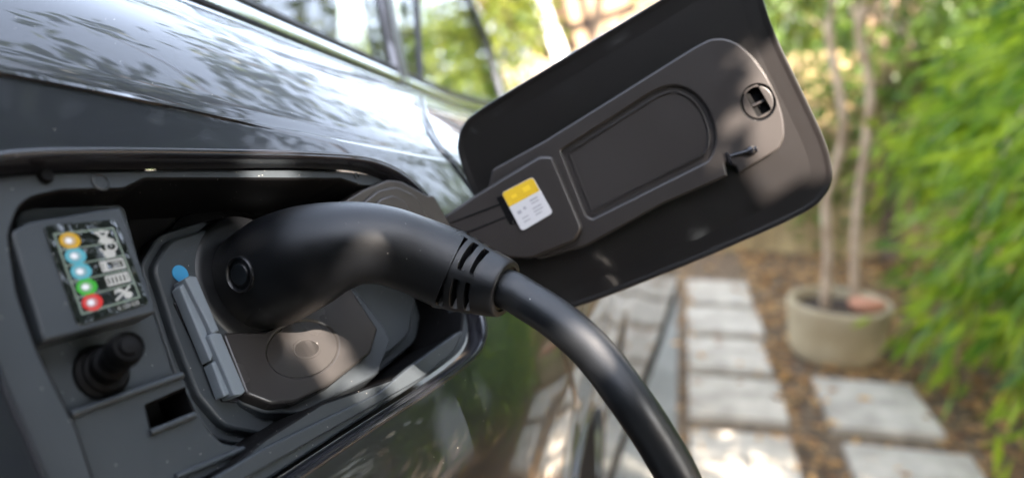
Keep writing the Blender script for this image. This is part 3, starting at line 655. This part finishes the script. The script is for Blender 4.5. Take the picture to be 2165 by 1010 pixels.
cb = [(bp[-1]-T*.006), bp[-1]+T*.004, at(1112, 633, .3475), at(1180, 677, .340), at(1255, 745, .331), at(1330, 842, .322), at(1398, 945, .323), at(1452, 1050, .325), at(1530, 1260, .33)]
last = cb[-1]; cb += [last+np.array([.03, -.01, -.16]), last+np.array([.05, -.03, -.42]), last+np.array([.05, -.08, -.68]), np.array([last[0]+.07, last[1]-.22, .06]), np.array([last[0]+.12, last[1]-.5, .0125]), np.array([last[0]+.3, last[1]-1.1, .0125]), np.array([last[0]+.5, last[1]-2.2, .0125])]
cbm = MB(); tube(cbm, catmull(cb, False, 14), .0089, 32); cbm.build('cable', M['cable'], plug, 70)

# ================================================================== GROUND AND PATH
g = MB(); g.add([(-60, -60, 0), (60, -60, 0), (60, 60, 0), (-60, 60, 0)], [(0, 1, 2, 3)]); kind(g.build('ground', M['ground'], None, 0), 'structure')
g = MB(); boxm(g, (-1.2, 1., -.02), (1.245, 0, 0), (0, 6, 0), (0, 0, .028)); kind(g.build('driveway', M['strip'], None, 0), 'structure')
def slab(x0, x1, y0, y1, label, rot=0.):
    mb = MB(); c = np.array([(x0+x1)/2, (y0+y1)/2, .006]); cr_, sr_ = math.cos(rot), math.sin(rot)
    boxm(mb, (0, 0, 0), ((x1-x0)/2*cr_, (x1-x0)/2*sr_, 0), (-(y1-y0)/2*sr_, (y1-y0)/2*cr_, 0), (0, 0, .022), 0, .006)
    o = mb.build('paving_slab', M['slab'], None, 30); o.location = c; tag(o, label, 'paving slab', 'concrete slabs of the garden path')
labs = ['pale concrete slab at the far end of the left row, nearest the fence', 'second slab of the left row from the fence, level with the back of the stone pot', 'middle slab of the left row, level with the front of the stone pot', 'fourth slab of the left row from the fence, beside the lone slab on the right', 'nearest slab of the left row, beside the cable and cut off by the bottom of the picture']
for i, (y0, y1) in enumerate(((3.87, 4.27), (3.45, 3.80), (3.025, 3.375), (2.60, 2.945), (2.08, 2.49))):
    slab(.088, .405+.012*(i % 2), y0, y1, labs[i], rng.normal()*.012)
slab(.55, .90, 2.60, 3.01, 'pale slab lying alone in front of the stone pot', .02)
slab(.56, .93, 2.05, 2.48, 'pale slab at the bottom edge below the drooping green leaves', -.02)
# leaf litter
def leafcloud(mb, P, L, W, up=None, jit=1., droop=0., fold=True):
    """P positions (n,3); random leaves as folded diamonds"""
    n = len(P); d = rng.normal(size=(n, 3)) if up is None else up+rng.normal(size=(n, 3))*jit
    d[:, 2] -= droop; d /= np.linalg.norm(d, axis=1, keepdims=True); e = rng.normal(size=(n, 3)); s = np.cross(d, e); s /= np.linalg.norm(s, axis=1, keepdims=True); m = np.cross(s, d)
    L = L*(.6+.8*rng.random((n, 1))); W = W*(.7+.6*rng.random((n, 1)))
    a = P; b = P+d*L*.45+s*W/2+m*L*.04; c = P+d*L-m*L*.06; e2 = P+d*L*.45-s*W/2+m*L*.04
    V = np.stack([a, b, c, e2], 1)
    if globals().get('GAPS'):                    # leaves cut away along sun lines, shaping the flecks on the car
        sd = np.array(SUN); T = np.concatenate([V, (a+c)[:, None]/2, (a+b)[:, None]/2, (b+c)[:, None]/2, (c+e2)[:, None]/2, (e2+a)[:, None]/2], 1); ok = np.ones(n, bool)
        for q, r_ in FLECKS:
            v = T-q; dist = np.linalg.norm(v-(v@sd)[..., None]*sd, axis=2).min(1); ok &= (dist > r_+GAPM) | (((V[:, 0]-q)@sd) < 0)
        V = V[ok]; n = len(V)
    V = V.reshape(-1, 3); k = len(mb.v)
    mb.v += [tuple(v) for v in V.tolist()]; mb.f += [(k+4*i, k+4*i+1, k+4*i+2, k+4*i+3) for i in range(n)]; mb.m += [0]*n
lm = MB(); n = 9000; P = np.c_[rng.uniform(.06, 2.6, n), rng.uniform(1.6, 6, n), rng.uniform(.004, .02, n)]
keep = ~(((P[:, 0] > .09) & (P[:, 0] < .4) & (rng.random(n) > .06)) | ((P[:, 0] > .55) & (P[:, 0] < .9) & (P[:, 1] < 3) & (rng.random(n) > .08)))
P = P[keep]; P[:, 2] += .018*((P[:, 0] < .42) | ((P[:, 0] < .9) & (P[:, 1] < 3)))
dd = np.c_[rng.normal(size=(len(P), 2)), np.zeros(len(P))]; leafcloud(lm, P, .045, .019, dd, .12)
kind(lm.build('leaf_litter', M['litter'], None, 0), 'stuff')
# pot
pc = on_ground(1763, 753); _r = ray(1763, 634); PHh = EYE[2]+_r[2]*pc[1]/_r[1]; PR = 104/FPX*((pc-EYE)@FW); print('POT', pc, PHh, PR); pt = thing('plant_pot', 'round sand-coloured stone plant pot on the ground beside the path', 'plant pot')
pm = MB(); lathe(pm, pc, (0, 0, 1), [(PR*a_, PHh*b_) for a_, b_ in ((.72, 0), (.82, .07), (.88, .16), (.93, .40), (.975, .74), (.99, .84), (1.0, .88), (1.0, .96), (.98, 1.0), (.90, 1.0), (.88, .96), (.86, .8))], 64); pm.build('pot', M['pot'], pt, 40)
pm = MB(); lathe(pm, pc, (0, 0, 1), [(PR*.875, PHh*.82), (PR*.5, PHh*.87), (0, PHh*.88)], 40); pm.build('soil', M['soil'], pt, 60)
rk = MB(); bmr = bmesh.new(); bmesh.ops.create_icosphere(bmr, subdivisions=3, radius=.05)
for v in bmr.verts: v.co = Vector((v.co.x*1.3, v.co.y*.8, v.co.z*.8))*(1+.22*math.sin(v.co.x*55)*math.cos(v.co.y*70+1)+.1*math.sin(v.co.z*90)); v.co += Vector(pc)+Vector((.09, -.07, PHh+.0))
rk.add([v.co for v in bmr.verts], [[v.index for v in f.verts] for f in bmr.faces]); bmr.free()
tag(rk.build('stone', M['clay'], None, 30), 'small reddish stone lying on the soil in the plant pot', 'stone')

# ------------------------------------------------------------------ plants
def limb(mb, a, b, r0, r1, wob=.05, n=8):
    a, b = np.array(a, float), np.array(b, float); L = np.linalg.norm(b-a); P = [a+(b-a)*t+(rng.normal(size=3)*wob*L*.5*math.sin(math.pi*t)) for t in np.linspace(0, 1, n)]
    P = catmull(P, False, 3); tube(mb, P, [r0+(r1-r0)*i/(len(P)-1) for i in range(len(P))], 10); return P
def tree(name, base, h, r, n, leaf, L, W, label, cat='tree', group=None, bark='bark_d', stems=1, cz=.62, rz=.45, tr=.05, clumps=40, lean=(0, 0), group2=None):
    global rng
    rng = np.random.default_rng(int(abs(base[0]*1000)+abs(base[1]*37)+n)); t = thing(name, label, cat, group); base = np.array(base, float); tm = MB()
    cc = base+np.array([lean[0], lean[1], h*cz])
    for s in range(stems):
        o = np.array([rng.uniform(-.1, .1), rng.uniform(-.1, .1), 0]) if stems > 1 else np.zeros(3)
        limb(tm, base+o, cc+o*3+np.array([0, 0, h*.15]), tr, tr*.45, .05)
    cen = rng.normal(size=(clumps, 3)); cen /= np.linalg.norm(cen, axis=1, keepdims=True); cen *= (rng.random((clumps, 1))**.45)
    cen = cc+cen*np.array([r, r, h*rz])
    for c in cen[::3]:
        a0 = cc+np.array([0, 0, -h*.1])
        if globals().get('GAPS'):
            sd = np.array(SUN); sg = a0+(c-a0)*np.linspace(0, 1, 30)[:, None]
            if any(np.linalg.norm((sg-q)-((sg-q)@sd)[:, None]*sd, axis=1).min() < r_+.06 for q, r_ in FLECKS): continue
        limb(tm, a0, c, tr*.35, tr*.08, .06, 5)
    tm.build('trunk', M[bark], t, 60)
    k = rng.integers(0, clumps, n); cr = rng.uniform(.5, 1.3, clumps)*r*.30; v = rng.normal(size=(n, 3))
    P = cen[k]+v*cr[k][:, None]*.55; P = P[P[:, 2] > .05]; fm = MB(); leafcloud(fm, P, L, W, None, 1, .35); fm.build('crown', M[leaf], t, 0); return t
def body_at(px, py, d): return at(px, py, d)
FLECKS = [(at(664, 715, .40), .006), (at(660, 765, .40), .0085), (at(632, 800, .40), .006), (at(690, 775, .40), .004), (at(825, 838, .42), .009), (at(780, 865, .40), .005), (at(612, 375, .37), .008), (at(905, 945, .44), .008), (at(605, 290, .35), .006),
          (at(1695, 240, .445), .012), (at(1715, 300, .445), .010), (at(1650, 150, .445), .006), (at(1310, 565, .46), .0045), (at(1440, 490, .45), .003), (at(1592, 315, .44), .004), (at(1625, 240, .44), .003)]
GAPS = False; GAPM = .03
GAPS = True
# potted tree
t = thing('potted_tree', 'slender potted tree with two pale trunks rising out of the stone pot', 'tree'); tm = MB()
for (a, b) in (((-.055, .0), (-.10, .06)), ((.075, .04), (.02, .10))):
    limb(tm, pc+np.array([a[0], a[1], PHh*.8]), pc+np.array([b[0], b[1], 1.75]), .021, .014, .05)
cc = pc+np.array([.05, .1, 2.0])
for k in range(12): v = rng.normal(size=3); limb(tm, pc+np.array([.0, .1, 1.3+.03*k]), cc+v*.3, .008, .003, .1, 5)
tm.build('trunk', M['bark'], t, 60); fm = MB(); leafcloud(fm, cc+rng.normal(size=(1800, 3))*np.array([.45, .45, .3]), .08, .035, None, 1, .3); fm.build('crown', M['lf_yel'], t, 0)
# drooping bamboo-like shrubs at right
def bamboo(base, h, spread, nst, nl, label, leaf='lf_bam', low=.62):
    global rng
    rng = np.random.default_rng(int(abs(base[0]*1000)+abs(base[1]*37)+nl)); nl = int(nl*1.1)
    t = thing('bamboo_shrub', label, 'shrub', 'leafy shrubs right of the path'); base = np.array(base, float); sm_, fm = MB(), MB()
    for s in range(nst):
        a = rng.uniform(0, 2*math.pi); rr = spread*rng.uniform(.3, 1.1); o = base+np.array([math.cos(a), math.sin(a), 0])*spread*.18*rng.random()
        hh = h*rng.uniform(.6, 1.05); e = np.array([math.cos(a), math.sin(a), 0])
        P = catmull([o, o+e*rr*.15+[0, 0, hh*.5], o+e*rr*.45+[0, 0, hh*.9], o+e*rr*.8+[0, 0, hh*.88], o+e*rr*1.0+[0, 0, hh*.5*(.88+low)], o+e*rr*1.1+[0, 0, hh*low]], False, 8)
        tube(sm_, P, [.008*(1-.8*i/(len(P)-1)) for i in range(len(P))], 6)
        m = nl//nst; idx = rng.uniform(.15, 1, m)**.8*(len(P)-1.01); I = idx.astype(int); PP = np.array(P); pos = PP[I]+(PP[I+1]-PP[I])*(idx-I)[:, None]
        tw = rng.normal(size=(m, 3))*np.array([.10, .10, .09]); tw[:, 2] -= .05; pos = pos+tw
        dirs = tw*3+e*.5; dirs[:, 2] -= .8; leafcloud(fm, pos, .14, .026, dirs, .35)
    sm_.build('stem', M['bark'], t, 60); fm.build('foliage', M[leaf], t, 0)
bamboo((1.80, 2.95, 0), 1.75, .78, 28, 7500, 'bright green shrub with long drooping leaves hanging over the path slab', low=.24)
bamboo((1.72, 2.15, 0), 1.9, .6, 22, 4500, 'tall arching green shrub nearest the right edge of the picture')
bamboo((1.95, 4.2, 0), 1.7, .75, 22, 5000, 'arching green shrub behind the drooping one, right of the pot')
bamboo((2.3, 3.2, 0), 2.3, .8, 20, 4500, 'tall green shrub filling the right edge behind the others', 'lf_mid')
# wooden fence at the back
fe = thing('wooden_fence', 'yellowish wooden board fence across the end of the path', 'fence'); pr = MB(); pp = MB()
for k in range(34):
    x = -.6+k*.118; boxm(pp, (x, 5.0+.004*(k % 2), .62+rng.uniform(-.01, .01)), (.056, 0, 0), (0, .011, 0), (0, 0, .60), 0, .004)
pp.build('board', M['wood'], fe, 30)
for z in (.25, .75): boxm(pr, (1.35, 5.03, z), (2.0, 0, 0), (0, .02, 0), (0, 0, .04))
pr.build('rail', M['wood'], fe, 30)
# trees beyond
G = 'trees around the garden'
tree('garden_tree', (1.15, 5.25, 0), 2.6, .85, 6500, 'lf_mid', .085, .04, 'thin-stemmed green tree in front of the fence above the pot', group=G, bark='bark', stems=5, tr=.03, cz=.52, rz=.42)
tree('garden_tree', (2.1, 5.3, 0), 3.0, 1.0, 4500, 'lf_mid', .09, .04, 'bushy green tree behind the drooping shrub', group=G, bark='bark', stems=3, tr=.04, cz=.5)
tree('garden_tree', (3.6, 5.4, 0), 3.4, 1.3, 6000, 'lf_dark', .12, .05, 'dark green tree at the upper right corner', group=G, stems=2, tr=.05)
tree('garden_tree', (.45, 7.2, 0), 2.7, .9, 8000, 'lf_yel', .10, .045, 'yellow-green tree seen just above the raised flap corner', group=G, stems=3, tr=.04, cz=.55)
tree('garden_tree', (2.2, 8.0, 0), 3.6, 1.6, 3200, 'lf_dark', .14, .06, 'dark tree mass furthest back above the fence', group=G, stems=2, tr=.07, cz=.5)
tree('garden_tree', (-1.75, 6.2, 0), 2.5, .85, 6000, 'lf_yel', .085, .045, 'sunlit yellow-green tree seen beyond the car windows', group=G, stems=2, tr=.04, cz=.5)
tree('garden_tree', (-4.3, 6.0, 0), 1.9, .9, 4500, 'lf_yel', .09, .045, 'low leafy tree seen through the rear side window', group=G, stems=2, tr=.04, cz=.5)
tree('garden_tree', (4.6, 3.0, 0), 3.6, 1.4, 8000, 'lf_dark', .13, .055, 'dark tree outside the picture to the right, mirrored in the paint', group=G, stems=2, tr=.07)
tree('garden_tree', (3.9, .2, 0), 3.0, 1.3, 8000, 'lf_mid', .13, .055, 'green tree beside the camera, mirrored low in the car door', group=G, stems=2, tr=.06, cz=.5)
# canopy over the path; gaps are left in it along the lines of the sun flecks seen on the car
GAPS = True
CANOPY = tree('garden_tree', (3.1, -1.65, 0), 4.1, 1.25, 46000, 'lf_canopy', .09, .05, 'spreading tree over the path that throws dappled shade on the car', group=G, tr=.07, cz=.80, rz=.15, lean=(-1.1, .1), clumps=110)
tree('garden_tree', (3.9, 1.2, 0), 4.6, 1.6, 34000, 'lf_canopy', .11, .055, 'wide tree right of the drooping shrubs, shading the slabs', group=G, tr=.07, cz=.70, rz=.22, lean=(-1.0, .0), clumps=130)
# unseen leaf screen added between the sun and the port to shape sharp-edged flecks
GAPM = .0015; rng = np.random.default_rng(77); sd_ = np.array(SUN); bc = np.array([-.06, .38, 1.12])+sd_*1.25
e1 = np.cross(sd_, [0, 0, 1.]); e1 /= np.linalg.norm(e1); e2_ = np.cross(sd_, e1); n = 9000
rr = .42*np.sqrt(rng.random(n)); tt = rng.uniform(0, 2*math.pi, n)
Pb = bc+e1*(rr*np.cos(tt))[:, None]+e2_*(rr*np.sin(tt))[:, None]+sd_*rng.uniform(-.08, .1, n)[:, None]
ct = CANOPY
tb = MB(); leafcloud(tb, Pb, .05, .030, None); tb.build('fleck_screen_leaves', M['lf_canopy'], ct, 0)
GAPS_ = GAPS; tb = MB(); P0 = np.array([2.05, -1.55, 3.2])
for q in (bc+e1*.40+sd_*.1, bc-e1*.38+e2_*.1+sd_*.1, bc+e2_*.42+sd_*.1): limb(tb, P0, q, .02, .004, .03)
tb.build('fleck_screen_limbs', M['bark_d'], ct, 60)
GAPS = False
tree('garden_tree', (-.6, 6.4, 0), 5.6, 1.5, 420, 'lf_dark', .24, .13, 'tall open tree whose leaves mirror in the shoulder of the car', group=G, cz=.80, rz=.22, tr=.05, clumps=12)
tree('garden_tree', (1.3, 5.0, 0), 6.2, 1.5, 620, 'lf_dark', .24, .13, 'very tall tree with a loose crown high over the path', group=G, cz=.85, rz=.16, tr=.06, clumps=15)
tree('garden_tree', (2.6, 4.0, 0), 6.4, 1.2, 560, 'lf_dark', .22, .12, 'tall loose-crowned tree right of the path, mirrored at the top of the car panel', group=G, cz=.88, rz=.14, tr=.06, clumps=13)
hg = thing('hedge', 'tall unseen hedge added behind the camera so the glossy flap mirrors dark', 'hedge'); hm = MB(); n = 48000  # unseen, added to darken what the flap reflects
leafcloud(hm, np.c_[rng.uniform(-4, 4, n), rng.uniform(-2.9, -2.2, n), rng.uniform(0, 3.3, n)], .15, .08); hm.build('foliage', M['lf_hedge'], hg, 0)
hm = MB()
for k in range(9): limb(hm, (-4+k, -2.6, 0), (-4+k, -2.6, 3.0), .04, .015, .03)
hm.build('stem', M['bark_d'], hg, 60)
# house wall and pergola in the bright gap
hs = thing('house', 'sunlit garden house far behind the flap, wall tinted to imitate a warm glow', 'house'); hm = MB(); boxm(hm, (-.9, 11.5, 1.0), (1.0, 0, 0), (0, 1.2, 0), (0, 0, 1.6)); hm.build('wall', M['glow_tint'], hs, 30)
hm = MB(); boxm(hm, (-.9, 11.3, 2.75), (1.3, 0, 0), (0, 1.5, 0), (0, .0, .08)); hm.build('roof', M['beam'], hs, 30)
pg = thing('pergola', 'garden pergola with a slanting white post and brown beams behind the car', 'pergola')
def beam(a, b, wd_, m, nm):
    mb = MB(); a, b = np.array(a), np.array(b); d = (b-a)/2; s = np.cross(d, [0, 1., 0]); s /= np.linalg.norm(s); boxm(mb, (a+b)/2, d, s*wd_, (0, wd_*.8, 0)); mb.build(nm, m, pg, 30)
def hp(px, py, y): r = ray(px, py); return EYE+r*(y/r[1])
beam(hp(1105, -90, 6.5), hp(1215, 190, 6.5), .05, M['whitewall'], 'post')
beam(hp(1180, 70, 6.7), hp(1345, 15, 6.7), .035, M['beam'], 'beam'); beam(hp(1215, -60, 6.7), hp(1262, 130, 6.7), .03, M['beam'], 'beam')
aw = MB(); q = [hp(*p) for p in ((960, -160, 6.2), (1150, -160, 7.4), (1225, 125, 7.4), (1150, 128, 7.0), (1010, 20, 6.2))]
aw.add(q+[p+np.array([0, .05, .03]) for p in q], [(0, 1, 2, 3, 4), (9, 8, 7, 6, 5)]+[(i, (i+1) % 5, (i+1) % 5+5, i+5) for i in range(5)]); aw.build('awning', M['awning'], pg, 0)
